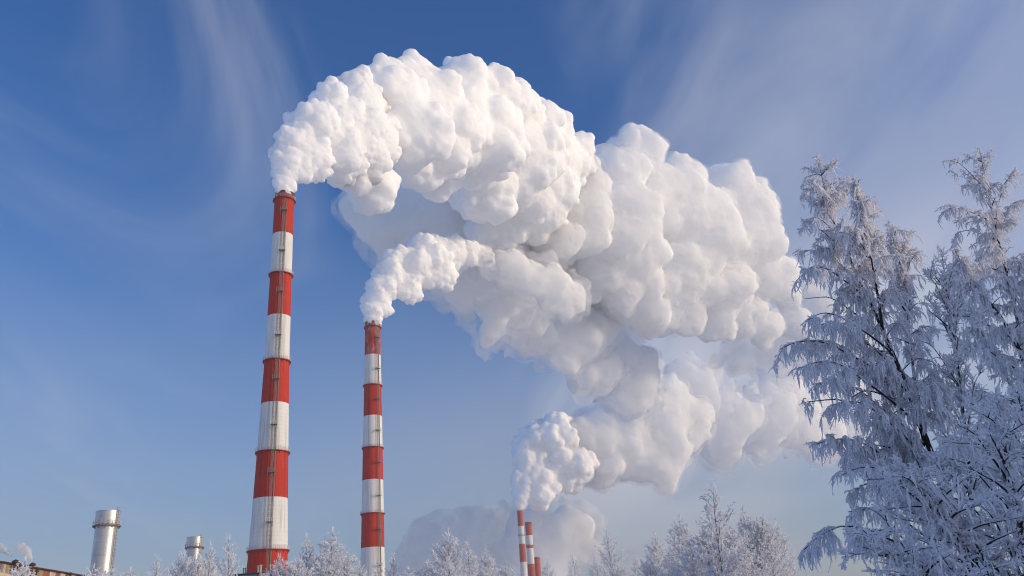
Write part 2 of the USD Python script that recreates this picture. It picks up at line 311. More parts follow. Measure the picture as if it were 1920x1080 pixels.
# far stacks
FAR1 = (-8.9, 1000.0); FAR2 = (-0.2, 1040.0)
_p, _ = at(974.3, 953, 1000); h1 = _p[2]
chimney(_p[0], 1000, [h1, h1 - 20.5, h1 - 40.5, h1 - 60.5, h1 - 80.5, h1 - 100.5, 0], [(h1, 3.25), (h1 - 60, 3.7), (0, 4.6)], True, (M['red_far'], M['white']), 0,
        'thin far red and white chimney, the taller of the distant pair, smoking', 'far red and white chimneys', [h1 - 31, h1 - 1.5], detail=False)
FAR1 = (_p[0], 1000.0, h1)
_p, _ = at(990.3, 980, 1040); h2 = _p[2]
chimney(_p[0], 1040, [h2, h2 - 15, h2 - 27, h2 - 30, h2 - 48, 0], [(h2, 3.9), (h2 - 60, 4.3), (0, 5.2)], True, (M['red_far'], M['white']), 0,
        'pale faded far chimney standing right beside the thinner smoking one', 'far red and white chimneys', [h2 - 27, h2 - 1.5], detail=False)
FAR2 = (_p[0], 1040.0, h2)
_p, _s = at(1006, 1044, 1080)
t = thing('storage_silo', (_p[0], 1080, 0), 'small rounded red silo top peeking out right of the far chimneys', 'silo')
hs = _p[2]
part('drum', lathe([[4.0, 0], [4.0, hs - 2.2]], 32), M['red_far'], t, smooth=30)
part('domed_top', lathe([[4.15, hs - 2.2], [4.15, hs - 1.6], [3.4, hs - 0.6], [2, hs - 0.1], [0, hs]], 32), M['red_far'], t, smooth=40)

# ------------------------------------------------------------------ silver stacks
def silver_stack(px, py, Y, lad, label):
    c, s = at(px, py, Y); H = c[2] + 0.6
    t = thing('steel_stack', (c[0], Y, 0), label, 'chimney stack', 'silver clad boiler stacks')
    r = 2.72
    zc = H - 3.4
    part('shell', lathe([[2.45, 0], [2.45, zc - 9], [2.5, zc]], 56), M['silver'], t, smooth=30)
    part('top_drum', lathe([[2.45, zc], [r, zc + 0.35], [r, H - 0.12], [r + 0.07, H - 0.1], [r + 0.07, H], [r - 0.25, H], [r - 0.25, zc + 0.5]], 56), M['silver'], t, smooth=30)
    part('flue', lathe([[0, H - 2.0], [r - 0.27, H - 2.0], [r - 0.27, H - 0.02]], 48), M['flue'], t)
    platform(t, 2.5, zc, M['steel_dark'], M['steel_frost'], over=0.62, drop=0.6, posts=20, rail_h=1.0)
    for z in (zc - 6.5, zc - 13, zc - 19.5):
        part('stiffener_ring', lathe([[2.46, z - 0.06], [2.55, z - 0.05], [2.55, z + 0.05], [2.46, z + 0.06]], 48), M['silver'], t, smooth=30)
    a = math.radians(-90 + lad); ca, sa = math.cos(a), math.sin(a)
    P = lambda z, o, s: (ca * (2.5 + o) - sa * s, sa * (2.5 + o) + ca * s, z)
    st = [cyl(P(1, 0.3, s), P(H + 0.8, 0.3, s), 0.045, 4) for s in (-0.25, 0.25)] + [cyl(P(z, 0.3, -0.25), P(z, 0.3, 0.25), 0.025, 4) for z in np.arange(1, H + 0.6, 0.4)]
    ld = part('ladder', cat(st), M['steel_dark'], t)
    cg = [tubes(np.array([[P(z, 0.3, -0.25), P(z, 0.7, -0.36), P(z, 0.95, 0), P(z, 0.7, 0.36), P(z, 0.3, 0.25)]]), np.full((1, 5), 0.03), 4) for z in np.arange(3, H, 0.8)]
    part('safety_cage', cat(cg), M['steel_dark'], ld)
    z = zc - 12.6
    l2 = part('landing', cat([box(*P(z, 0.7, 0), 1.3, 1.7, 0.1, a)]), M['steel_dark'], t)
    rl = [cyl(P(z, 1.3, s), (*P(z, 1.3, s)[:2], z + 1.0), 0.04, 4) for s in (-0.8, 0, 0.8)] + [cyl((*P(z, 1.3, -0.8)[:2], z + 1.0), (*P(z, 1.3, 0.8)[:2], z + 1.0), 0.04, 4)]
    part('landing_rail', cat(rl), M['steel_frost'], l2)
    return t
silver_stack(203, 964, 200, 72, 'shiny silver metal stack with a railed collar, the taller one left of frame')
silver_stack(366, 1011, 286, 60, 'smaller silver metal stack half hidden behind frosted trees')
# ------------------------------------------------------------------ long hall at the left
def ground_hit(px, py, z):
    d = fwd + (px - 960) / F * right - (py - 540) / F * up
    return EYE + d * ((z - EYE[2]) / d[2])
RH = 20.0
a0, a1 = ground_hit(0, 1052.5, RH), ground_hit(160, 1079.5, RH)
dirh = (a1 - a0); dirh[2] = 0; dirl = np.linalg.norm(dirh); dirh /= dirl
ang = math.atan2(dirh[1], dirh[0])
hall = thing('factory_hall', (a0[0], a0[1], 0), 'long factory hall with a patchwork of tan and rusty wall panels', 'building', rz=ang)
LN, LF = -22.0, dirl + 45
part('wall', box((LN + LF) / 2, 12, RH / 2 - 0.2, LF - LN, 23.4, RH - 0.4), M['wallgrey'], hall)
part('roof', box((LN + LF) / 2, 11.9, RH - 0.08, LF - LN + 0.8, 24.6, 0.24), M['rust'], hall)
pan = [simple(f'panel_paint_{nm}', c, 0.8, var=0.35, scale=1.2, zs=0.5) for nm, c in
       (('cream', (0.62, 0.52, 0.40)), ('tan', (0.42, 0.30, 0.17)), ('rust', (0.36, 0.13, 0.07)), ('olive', (0.36, 0.29, 0.16)), ('ochre', (0.48, 0.32, 0.15)), ('brown', (0.22, 0.11, 0.06)))]
PW = dirl / 17.0
order = [0, 1, 4, 1, 3, 0, 4, 3, 2, 0, 2, 0, 4, 0, 2, 1, 0, 2, 3, 0, 1, 2, 0, 4]
rg_ = random.Random(5)
k = 0
x = LN
while x < LF - PW:
    w = PW * rg_.uniform(0.75, 1.3)
    if 0 <= x < dirl + 20: m = pan[order[k % len(order)]]; k += 1
    else: m = pan[rg_.randrange(6)]
    part('wall_panel', box(x + w / 2, 0.22 - rg_.uniform(0, 0.08), RH - 1.25, w - 0.06, 0.16, 2.0), m, hall)
    # second row: pale panels with dark window openings between them
    part('lower_panel', box(x + w * 0.31, 0.24, RH - 3.55, w * 0.6, 0.14, 2.3), pan[[0, 1, 0, 4, 3][rg_.randrange(5)]], hall)
    part('window', box(x + w * 0.82, 0.255, RH - 3.3, w * 0.36, 0.1, 1.6), M['glassdark'], hall)
    x += w
def loc_on_wall(px, py, off=0.0):
    "Distance along the hall's front and height of a pixel on it."
    d = fwd + (px - 960) / F * right - (py - 540) / F * up
    nrm = np.array([-dirh[1], dirh[0], 0])
    s = ((a0 - EYE) @ nrm + off) / (d @ nrm); p = EYE + d * s
    return (p - a0) @ dirh, p[2]
for (px, py, r, zb) in ((30, 1051.5, 0.42, 14), (36, 1057, 0.35, 19), (61.5, 1057, 0.42, 15), (69.5, 1069, 0.3, 12), (133, 1075, 0.35, 18), (158, 1079, 0.3, 18)):
    sx, sz = loc_on_wall(px, py, -0.8)
    v = part('vent_pipe', cyl((sx, -0.75, zb), (sx, -0.75, sz - 0.2), r * 0.62, 12), M['rust'], hall, smooth=30)
    cp = lathe([[r * 0.7, 0], [r * 1.5, 0.12], [r * 1.55, 0.32], [r * 0.8, 0.6], [0, 0.7]], 16); cp.apply_translation((sx, -0.75, sz - 0.45))
    part('vent_cap', cp, M['rust'], v, smooth=40)
sx0, sz0 = loc_on_wall(4, 1074, -7); sx1, _ = loc_on_wall(28, 1079, -7)
an = thing('annex', (a0[0], a0[1], 0), 'cream edged low annex in front of the factory hall', 'building', rz=ang)
part('wall', box(-8 + (sx1) / 2, -3.6, (sz0 - 1.6) / 2, 16 + sx1, 6.2, sz0 - 1.6), M['wallgrey'], an)
part('fascia', box(-8 + (sx1) / 2, -3.6, sz0 - 0.75, 16.4 + sx1, 6.8, 1.5), M['cream'], an)

# ------------------------------------------------------------------ low building with a teal roof edge
tb0, ts = at(428, 1078.5, 118); tb1, _ = at(491, 1079, 118)
tz = at(455, 1075.5, 118)[0][2]
tl = tb1[0] - tb0[0]
teal = thing('plant_building', (tb0[0], 118, 0), 'low plant building with a teal roof edge and small pipes below the nearest chimney', 'building')
part('wall', box(tl / 2, 5, tz / 2 - 0.5, tl - 0.4, 9.6, tz - 1.0), M['wallgrey'], teal)
part('fascia', box(tl / 2, 5, tz - 0.62, tl, 10, 0.84), M['teal'], teal)
part('roof', box(tl / 2, 5, tz - 0.1, tl + 0.3, 10.3, 0.2), M['roofdark'], teal)
part('corner_post', box(tl - 0.12, -0.1, tz - 1.0, 0.3, 0.3, 2.0), M['cream'], teal)
for (px, py, r, m) in ((457, 1066.5, 0.06, 'roofdark'), (460.5, 1066.5, 0.06, 'roofdark'), (484.5, 1062.5, 0.16, 'steel_frost'), (488.5, 1061, 0.17, 'cream')):
    q, _ = at(px, py, 120)
    part('roof_pipe', cat([cyl((q[0] - tb0[0], 2, tz - 0.05), (q[0] - tb0[0], 2, q[2]), r, 8), cyl((q[0] - tb0[0], 2, q[2]), (q[0] - tb0[0], 2, q[2] + 0.12), r * 1.5, 8)]), M[m], teal, smooth=30)
for (px, py) in ((495, 1075), (500, 1074)):
    q, _ = at(px, py, 117)
    tp = thing('flue_pipe', (q[0], 117, 0), 'short pale pipe right of the teal roof, ' + ('the left one of two' if px < 497 else 'the right one of two'), 'pipe', 'pale pipes by the teal roof')
    part('pipe', cyl((0, 0, 0), (0, 0, q[2] - 0.15), 0.17, 10), M['cream'], tp, smooth=30)
    part('cowl', cyl((0, 0, q[2] - 0.2), (0, 0, q[2]), 0.24, 10), M['steel_frost'], tp, smooth=30)
# ------------------------------------------------------------------ smoke plumes
def surface_nets(f, h, o):
    "Triangles of the level 0 of the grid f (positive inside)."
    s = f > 0
    cells = np.zeros(tuple(n - 1 for n in f.shape), np.int8)
    for a, b, c in np.ndindex(2, 2, 2): cells += s[a:a + cells.shape[0], b:b + cells.shape[1], c:c + cells.shape[2]]
    act = (cells > 0) & (cells < 8)
    idx = -np.ones(cells.shape, np.int32)
    I = np.argwhere(act); idx[act] = np.arange(len(I))
    acc, cnt = np.zeros((len(I), 3), np.float32), np.zeros(len(I), np.float32)
    corners = {(a, b, c): f[I[:, 0] + a, I[:, 1] + b, I[:, 2] + c] for a, b, c in np.ndindex(2, 2, 2)}
    for p in corners:
        for ax in range(3):
            if p[ax]: continue
            q = list(p); q[ax] = 1; u, v = corners[p], corners[tuple(q)]
            cr = (u > 0) != (v > 0); t = np.where(cr, u / np.where(cr, u - v, 1), 0)
            pos = np.zeros((len(I), 3), np.float32) + np.array(p, np.float32); pos[:, ax] += t
            acc += np.where(cr[:, None], pos, 0); cnt += cr
    V = (I + acc / cnt[:, None]) * h + o
    faces = []
    for ax in range(3):
        sl0, sl1 = [slice(None)] * 3, [slice(None)] * 3
        sl0[ax], sl1[ax] = slice(0, -1), slice(1, None)
        e = np.argwhere(s[tuple(sl0)] != s[tuple(sl1)])
        b, c = (ax + 1) % 3, (ax + 2) % 3
        e = e[(e[:, b] > 0) & (e[:, c] > 0) & (e[:, b] < cells.shape[b]) & (e[:, c] < cells.shape[c]) & (e[:, ax] < cells.shape[ax])]
        def at_(db, dc):
            k = e.copy(); k[:, b] -= db; k[:, c] -= dc; return idx[k[:, 0], k[:, 1], k[:, 2]]
        q = np.stack([at_(1, 1), at_(0, 1), at_(0, 0), at_(1, 0)], 1)
        inside = s[e[:, 0], e[:, 1], e[:, 2]]
        q[~inside] = q[~inside][:, ::-1]
        faces.append(q)
    q = np.vstack(faces); q = q[(q >= 0).all(1)]
    return V.astype(float), np.vstack([q[:, [0, 1, 2]], q[:, [0, 2, 3]]])

def lobes_to_world(lobes):
    out = []
    for px, py, r, Y in lobes:
        p, s = at(px, py, Y); out.append([*p, r * s])
    return np.array(out)

def billow(S, rnd, n, lo, hi, push):
    "Smaller spheres sitting on the surfaces of the spheres S."
    out = []
    for x, y, z, r in S:
        d = rnd.normal(size=(n, 3)); d /= np.linalg.norm(d, axis=1, keepdims=True)
        k = r * rnd.uniform(lo, hi, n)
        out.append(np.c_[np.array([x, y, z]) + d * (r * push - k[:, None] * 0.25), k])
    return np.vstack(out)

def field_of(S, h, pad):
    lo = (S[:, :3] - S[:, 3:]).min(0) - pad; hi = (S[:, :3] + S[:, 3:]).max(0) + pad
    n = np.ceil((hi - lo) / h).astype(int) + 1
    f = np.full(n, -pad, np.float32)
    ax = [lo[k] + h * np.arange(n[k]) for k in range(3)]
    for x, y, z, r in S:
        R = r + pad
        a = [slice(max(0, int((c - R - lo[k]) / h)), min(n[k], int((c + R - lo[k]) / h) + 2)) for k, c in enumerate((x, y, z))]
        d = np.sqrt(((ax[0][a[0]] - x) ** 2)[:, None, None] + ((ax[1][a[1]] - y) ** 2)[None, :, None] + ((ax[2][a[2]] - z) ** 2)[None, None, :]).astype(np.float32)
        np.maximum(f[a[0], a[1], a[2]], r - d, out=f[a[0], a[1], a[2]])
    return f, lo

def roughen(V, N, amps, seed):
    d = 0
    for k, (wl, a) in enumerate(amps): d = d + a * (1 - 2 * np.abs(meshkit.noise(V / wl + 40, seed + k) * 2 - 1))
    return V + N * np.asarray(d)[:, None]

def smoke_mesh(f, h, lo, amps=(), seed=0, keep=400):
    V, T = surface_nets(f, h, lo)
    m = trimesh.Trimesh(V, T, process=False)
    if amps:
        _, _, N = meshkit.arrays(m, True)
        m = trimesh.Trimesh(roughen(V, N, amps, seed), T, process=False)
    return m

def grid_noise(shape, lo, h, wl, seed):
    n = [int(math.ceil(s * h / wl)) + 2 for s in shape]
    g = np.random.default_rng(seed).random([k + 3 for k in n]).astype(np.float32)
    z = ndimage.zoom(g, [wl / h] * 3, order=1) if wl / h <= 12 else ndimage.zoom(g, [wl / h] * 3, order=1)
    return z[:shape[0], :shape[1], :shape[2]] - 0.5

def plume_body(name, parent, lobes, h, mat, levels, seed, blur=0.0, amps=(), veils=(), warp=(), size=1.0, fuzz=None):
    S0 = lobes_to_world(lobes); S0[:, 3] *= size; rnd = np.random.default_rng(seed)
    S, cur = [S0], S0
    for n, lo_, hi_, push in levels:
        cur = billow(cur, rnd, n, lo_, hi_, push)
        cur = cur[cur[:, 3] > h * 0.9]
        if not len(cur): break
        S.append(cur)
    S = np.vstack(S)
    pad = 3 * h + max([0] + [v[0] for v in veils] + ([fuzz[0]] if fuzz else [])) * 1.0 + blur + 0.45 * sum(a for _, a in warp)
    f, lo = field_of(S, h, pad)
    if blur: f = ndimage.gaussian_filter(f, blur / h)
    for wl, a in warp: f += a * grid_noise(f.shape, lo, h, wl, seed + int(wl * 10)) * 2
    if warp: f = ndimage.gaussian_filter(f, 0.7)
    f[[0, -1]] = -pad; f[:, [0, -1]] = -pad; f[:, :, [0, -1]] = -pad
    part(name, smoke_mesh(f, h, lo, amps, seed), mat, parent, smooth=True)
    if fuzz: droplets(parent, f, h, lo, *fuzz, seed + 500)
    for k, (off, vm, wl) in enumerate(veils):
        nz = grid_noise(f.shape, lo, h, wl, seed + 31 * (k + 1)) + 0.6 * grid_noise(f.shape, lo, h, wl * 0.45, seed + 57 * (k + 1)) + 0.4 * grid_noise(f.shape, lo, h, wl * 0.2, seed + 91 * (k + 1))
        gq = f + off + off * 0.9 * nz
        gq[[0, -1]] = -pad; gq[:, [0, -1]] = -pad; gq[:, :, [0, -1]] = -pad
        part('torn_edge', smoke_mesh(gq, h, lo), M[vm], parent, smooth=True, kind='stuff')

def droplets(parent, f, h, lo, reach, w0, size, count, wl, seed, thr=0.42):
    "Thin vapour round a plume: tiny scraps that grow sparse away from its body and gather into wisps."
    rnd = np.random.default_rng(seed)
    n1 = grid_noise(f.shape, lo, h, wl, seed + 1) + 0.6 * grid_noise(f.shape, lo, h, wl * 0.45, seed + 2) + 0.35 * grid_noise(f.shape, lo, h, wl * 0.22, seed + 3)
    edge = f + 0.6 * w0 * n1
    w = np.where((edge < 0.15 * h) & (edge > -reach), np.exp(np.minimum(edge, 0) / w0), 0) * np.clip((n1 + 0.95 - thr) / 0.5, 0.03, 1)
    I = np.argwhere(w > 0.004); p = w[w > 0.004]; p = p / p.sum()
    k = I[rnd.choice(len(I), count, p=p)]
    g = np.stack([np.clip(k + 1, 0, np.array(f.shape) - 1), np.clip(k - 1, 0, None)])
    N = np.stack([f[tuple((k - np.eye(3, dtype=int)[a]).clip(0).T)] - f[tuple(np.minimum(k + np.eye(3, dtype=int)[a], np.array(f.shape) - 1).T)] for a in range(3)], 1)
    N /= np.linalg.norm(N, axis=1, keepdims=True) + 1e-9
    c = lo + (k + rnd.uniform(-0.5, 0.5, (count, 3))) * h
    s = size * rnd.uniform(0.6, 1.4, count) * (0.45 + 0.9 * np.exp(np.minimum(edge[tuple(k.T)], 0) / w0))
    u = rnd.normal(size=(count, 3)); u /= np.linalg.norm(u, axis=1, keepdims=True)
    v = np.cross(u, rnd.normal(size=(count, 3))); v /= np.linalg.norm(v, axis=1, keepdims=True)
    V = np.stack([c + u * s[:, None] * 0.75, c - u * s[:, None] * 0.4 + v * s[:, None] * 0.6, c - u * s[:, None] * 0.4 - v * s[:, None] * 0.6], 1).reshape(-1, 3)
    fl_ = np.einsum('ij,ij->i', np.cross(V[1::3] - V[0::3], V[2::3] - V[0::3]), N) < 0
    V = V.reshape(-1, 3, 3); V[fl_] = V[fl_][:, ::-1]; V = V.reshape(-1, 3)
    m = part('thin_vapour', (V, np.arange(3 * count).reshape(-1, 3)), M['droplets'], parent, kind='stuff')
    q = UsdGeom.Mesh(m)
    q.CreateNormalsAttr(np.repeat(N, 3, 0).astype(np.float32)); q.SetNormalsInterpolation('vertex')

PL = thing('smoke_plume', (0, 0, 0), 'largest white smoke plume, pouring from the tall nearest chimney and drifting right', 'smoke plume', 'white chimney plumes')
A1 = [(533, 362, 15, 257.5), (534, 345, 18.5, 258), (537, 328, 23, 259), (543, 305, 30, 260), (560, 275, 40, 263), (590, 250, 48, 268), (588, 298, 36, 266), (566, 318, 22, 262),
      (625, 225, 55, 276), (640, 275, 48, 276), (668, 200, 55, 288), (690, 260, 60, 290), (640, 318, 28, 282), (680, 315, 34, 292)]
A2 = [(700, 350, 42, 302), (705, 372, 26, 302), (660, 335, 26, 290), (735, 190, 62, 305), (700, 190, 50, 300), (760, 250, 72, 312), (764, 150, 34, 312), (800, 190, 66, 325), (830, 260, 72, 340),
      (860, 178, 58, 350), (857, 135, 24, 350), (905, 185, 58, 365), (890, 270, 78, 365), (945, 208, 62, 385), (960, 290, 82, 400), (905, 350, 58, 395), (780, 315, 40, 335), (830, 325, 42, 360),
      (995, 248, 55, 415), (1025, 300, 70, 440), (1000, 375, 72, 440), (930, 410, 55, 440), (1060, 300, 48, 450)]
B1_ = [(1042, 440, 44, 455), (1090, 330, 48, 470), (1075, 400, 78, 480), (1150, 330, 62, 500), (1205, 278, 36, 510), (1188, 295, 46, 510), (1150, 430, 98, 520), (1220, 375, 78, 530), (1280, 345, 46, 540), (1300, 420, 92, 560),
       (1372, 350, 50, 580), (1415, 385, 46, 590), (1385, 450, 78, 600), (1430, 520, 52, 620), (1350, 535, 72, 600), (1250, 520, 88, 570), (1160, 525, 70, 540), (1110, 500, 64, 520),
       (1210, 580, 46, 560), (1285, 585, 40, 580), (1100, 548, 30, 520), (1390, 585, 45, 620), (1470, 500, 22, 620), (1340, 600, 36, 600), (1478, 560, 26, 640), (1440, 615, 34, 630), (1500, 605, 30, 650)]
C1 = [(1020, 480, 66, 505), (1062, 545, 62, 540), (1100, 610, 50, 570), (700, 385, 52, 440), (770, 420, 86, 460), (850, 440, 105, 480), (930, 500, 105, 500), (870, 535, 56, 480), (722, 432, 34, 440), (980, 570, 85, 530), (925, 592, 42, 510), (1000, 635, 40, 540),
      (1062, 640, 55, 560), (1125, 690, 50, 600), (1180, 720, 62, 650), (1110, 695, 44, 600), (1035, 560, 50, 540), (1150, 650, 45, 620)]
plume_body('dense_billow', PL, A1, 0.62, M['smoke'], [(22, 0.2, 0.6, 0.95), (16, 0.14, 0.5, 1.0)], 11, size=0.95, blur=0.25, amps=((1.9, 0.28), (0.9, 0.12)))
plume_body('dense_billow', PL, A2, 0.95, M['smoke'], [(22, 0.2, 0.6, 0.95), (11, 0.18, 0.5, 1.0)], 12, size=0.96, blur=0.8, amps=((5, 0.5), (2.4, 0.28), (1.2, 0.13)))
plume_body('drifting_billow', PL, B1_, 1.6, M['smoke_soft'], [(26, 0.22, 0.55, 0.93), (6, 0.2, 0.5, 1.0)], 13, size=0.88, blur=2.0, amps=((8, 1.2), (4, 0.7), (2.2, 0.3)), warp=((24, 5.0), (12, 3.6), (6, 2.0)), veils=((2.2, 'torn_mid_0', 9.0),))
plume_body('drifting_billow', PL, C1, 1.8, M['smoke_soft'], [(24, 0.22, 0.55, 0.93), (8, 0.2, 0.5, 1.0)], 14, size=0.84, blur=2.2, amps=((9, 1.0), (4.5, 0.5)), warp=((30, 8.0), (15, 5.5), (7.5, 3.0)), veils=((5.0, 'torn_mid_0', 14.0),))

P2 = thing('smoke_plume', (0, 0, 0), 'short bright smoke plume leaving the second chimney in front of the grey drifting cloud', 'smoke plume', 'white chimney plumes')
D1 = [(699, 606, 11.5, 375), (699, 596, 14.5, 375), (701, 582, 18, 376), (706, 562, 22, 378), (715, 538, 27, 380), (735, 518, 31, 384), (742, 490, 26, 386), (770, 498, 37, 390), (765, 540, 26, 388), (805, 485, 38, 396),
      (815, 510, 33, 398), (815, 462, 20, 397), (850, 478, 29, 404), (880, 478, 22, 408), (905, 482, 19, 412), (938, 487, 15, 424), (715, 580, 16, 378)]
plume_body('dense_billow', P2, D1, 0.62, M['smoke'], [(24, 0.18, 0.6, 0.95), (16, 0.14, 0.5, 1.0)], 21, size=0.95, blur=0.25, amps=((2.2, 0.3), (1.0, 0.12)))

plume_body('drifting_billow', P2, [(912, 488, 20, 414), (938, 492, 24, 421), (968, 503, 32, 430), (1000, 520, 40, 440), (1035, 540, 40, 452), (1065, 565, 34, 462)], 1.0, M['smoke_soft'], [(24, 0.22, 0.55, 0.93), (6, 0.2, 0.5, 1.0)], 22, size=0.85, blur=1.6, amps=((5, 0.5),), warp=((18, 4.0), (9, 3.0), (4.5, 1.5)), veils=((3.5, 'torn_mid_0', 10.0),))

P3 = thing('smoke_plume', (0, 0, 0), 'warm tinted smoke plume curling right from the thin far chimney', 'smoke plume', 'white chimney plumes')
E1 = [(974.5, 950, 8, 1000), (977, 940, 13, 1003), (981, 922, 19, 1007), (985, 898, 24, 1010), (990, 868, 27, 1015), (1002, 838, 36, 1020), (1020, 895, 36, 1022), (1012, 925, 26, 1015), (1040, 828, 44, 1030), (1062, 868, 48, 1035)]
E2 = [(1062, 850, 46, 1040), (1100, 828, 58, 1050), (1130, 868, 44, 1055), (1160, 790, 62, 1070), (1180, 848, 60, 1075), (1230, 775, 70, 1090), (1240, 848, 54, 1090), (1285, 795, 50, 1105)]
E3 = [(1310, 735, 50, 1180), (1290, 715, 34, 1170), (1350, 775, 68, 1230), (1420, 795, 66, 1310), (1480, 805, 58, 1380), (1540, 815, 54, 1450), (1600, 815, 54, 1520), (1350, 830, 44, 1240), (1190, 720, 44, 1120), (1440, 745, 34, 1330), (1455, 700, 30, 1330), (1525, 735, 44, 1420), (1590, 760, 44, 1500)]
plume_body('dense_billow', P3, E1, 1.5, M['smoke'], [(32, 0.3, 0.5, 0.95), (7, 0.28, 0.48, 1.0)], 31, blur=1.0, amps=((4, 0.5),))
plume_body('drifting_billow', P3, E2, 2.2, M['smoke_soft'], [(26, 0.22, 0.55, 0.93), (9, 0.2, 0.5, 1.0)], 32, size=0.88, blur=2.6, amps=((9, 1.2), (5, 0.6)), warp=((36, 7.0), (18, 5.0), (9, 2.6)), veils=((5, 'torn_far_0', 18.0),))
plume_body('drifting_billow', P3, E3, 3.6, M['smoke_far'], [(24, 0.25, 0.55, 0.93), (6, 0.2, 0.5, 1.0)], 33, size=0.8, blur=4.0, amps=((12, 1.0),), warp=((70, 20.0), (35, 14.0), (17, 7.0)), veils=((11, 'torn_far_0', 30.0),))

plume_body('thin_bank', PL, [(1350, 672, 26, 740), (1400, 660, 50, 760), (1460, 655, 54, 780), (1520, 650, 56, 800), (1575, 660, 50, 820), (1500, 560, 44, 780), (1540, 600, 46, 800)], 3.0, M['bank'], [(14, 0.3, 0.6, 0.9)], 15, size=0.95, blur=4.0, warp=((50, 10.0), (24, 7.0), (11, 3.5)))

P4 = thing('smoke_plume', (0, 0, 0), 'low diffuse bank of pale smoke behind the far chimneys, spreading left', 'smoke plume', 'white chimney plumes')
G1 = [(998, 968, 11, 1100), (1010, 972, 18, 1140), (1028, 988, 36, 1170), (1062, 992, 40, 1190), (1042, 1035, 48, 1190), (1005, 1012, 44, 1180), (1085, 1025, 22, 1190), (1020, 1070, 50, 1200), (965, 1030, 36, 1200)]
G2 = [(930, 985, 46, 1200), (880, 985, 40, 1210), (830, 998, 40, 1220), (798, 1035, 40, 1220), (765, 1064, 32, 1220), (860, 1050, 60, 1230), (940, 1045, 60, 1210), (985, 1005, 40, 1200), (1110, 1040, 26, 1200), (1070, 1000, 40, 1210)]
plume_body('drifting_billow', P4, G1, 4.0, M['smoke_far'], [(24, 0.25, 0.55, 0.93), (6, 0.2, 0.5, 1.0)], 41, size=0.82, blur=5.0, amps=((12, 1.0),), warp=((70, 18.0), (35, 12.0), (17, 7.0)), veils=((15, 'torn_far_0', 40.0),))
plume_body('thin_bank', P4, G2, 5.0, M['bank'], [(14, 0.3, 0.6, 0.9)], 42, size=0.95, blur=6.0, warp=((80, 20.0), (40, 12.0), (18, 6.0)))

for lobes, lab in (([(61, 1054, 2.2), (58, 1047, 4.2), (53, 1040, 6.5), (47, 1032, 8.5), (38, 1026, 8), (54, 1032, 5)], 'thin wedge of steam rising from the right roof vent of the factory hall'),
                   ([(28, 1048, 2), (22, 1043, 3.2), (15, 1037, 5), (6, 1031, 7), (-4, 1026, 8)], 'faint steam streak blowing left from the roof vent nearest the frame edge')):
    Yv = 160.0
    st = thing('steam_wisp', (0, 0, 0), lab, 'steam')
    S = lobes_to_world([(a, b, r, Yv) for a, b, r in lobes])
    S = np.vstack([S, billow(S, np.random.default_rng(5), 14, 0.3, 0.55, 0.95)])
    f, lo = field_of(S, 0.12, 0.5); f = ndimage.gaussian_filter(f, 1.5)
    part('steam', smoke_mesh(f, 0.12, lo), M['wisp'], st, smooth=True)
# ------------------------------------------------------------------ hoar frosted trees
def norm(v): return v / (np.linalg.norm(v, axis=-1, keepdims=True) + 1e-9)
def polyline(pts, n):
    "A smooth curve through points, n samples."
    pts = np.asarray(pts, float)
    t = np.r_[0, np.cumsum(np.linalg.norm(np.diff(pts, axis=0), axis=1))]; t /= t[-1]
    from scipy.interpolate import PchipInterpolator
    return PchipInterpolator(t, pts)(np.linspace(0, 1, n))

def spurs(P, R, per, length, rnd, width=0.4):
    "Feathers of rime: small pointed scraps standing off the strands P (N,K,3)."
    N, K = R.shape
    i = np.repeat(np.arange(N), per); k = rnd.integers(0, K - 1, N * per); f = rnd.random(N * per)[:, None]
    base = P[i, k] * (1 - f) + P[i, k + 1] * f; tang = norm(P[i, k + 1] - P[i, k])
    d = norm(norm(rnd.normal(size=base.shape)) + 0.5 * tang)
    ln = length * rnd.uniform(0.5, 1.3, N * per)[:, None]; w = R[i, k][:, None] * width + 0.25 * ln
    s = norm(np.cross(d, rnd.normal(size=base.shape))); s2 = np.cross(d, s)
    a, b, c = base + s * w * 0.5, base - s * w * 0.25 + s2 * w * 0.43, base - s * w * 0.25 - s2 * w * 0.43
    V = np.stack([a, b, c, base + d * ln], 1).reshape(-1, 3)
    o = np.arange(len(base))[:, None] * 4
    return trimesh.Trimesh(V, np.vstack([o + [0, 1, 3], o + [1, 2, 3], o + [2, 0, 3]]), process=False)

def frost_strands(start, direc, length, r0, droop, rnd, K=5, sides=3, wobble=0.12, spur=4, spur_len=0.045):
    "Rime covered twigs: curved, lumpy, tapering strands that hang by droop."
    N = len(start)
    s = np.linspace(0, 1, K)[None, :, None]
    Ls = length[:, None, None]
    side = norm(rnd.normal(size=(N, 3)))[:, None]
    P = start[:, None] + direc[:, None] * Ls * s + np.array([0, 0, -1.0]) * droop[:, None, None] * Ls * s ** 2 + side * wobble * Ls * np.sin(s * math.pi * rnd.uniform(0.7, 1.6, (N, 1, 1)))
    R = r0[:, None] * np.interp(np.linspace(0, 1, K), [0, 0.35, 0.8, 1], [0.55, 1.05, 0.95, 0.3])[None] * rnd.uniform(0.4, 1.6, (N, K))
    m = [tubes(P, R, sides, twist=rnd.uniform(0, 6, N))]
    if spur: m.append(spurs(P, R, spur, spur_len, rnd))
    return m

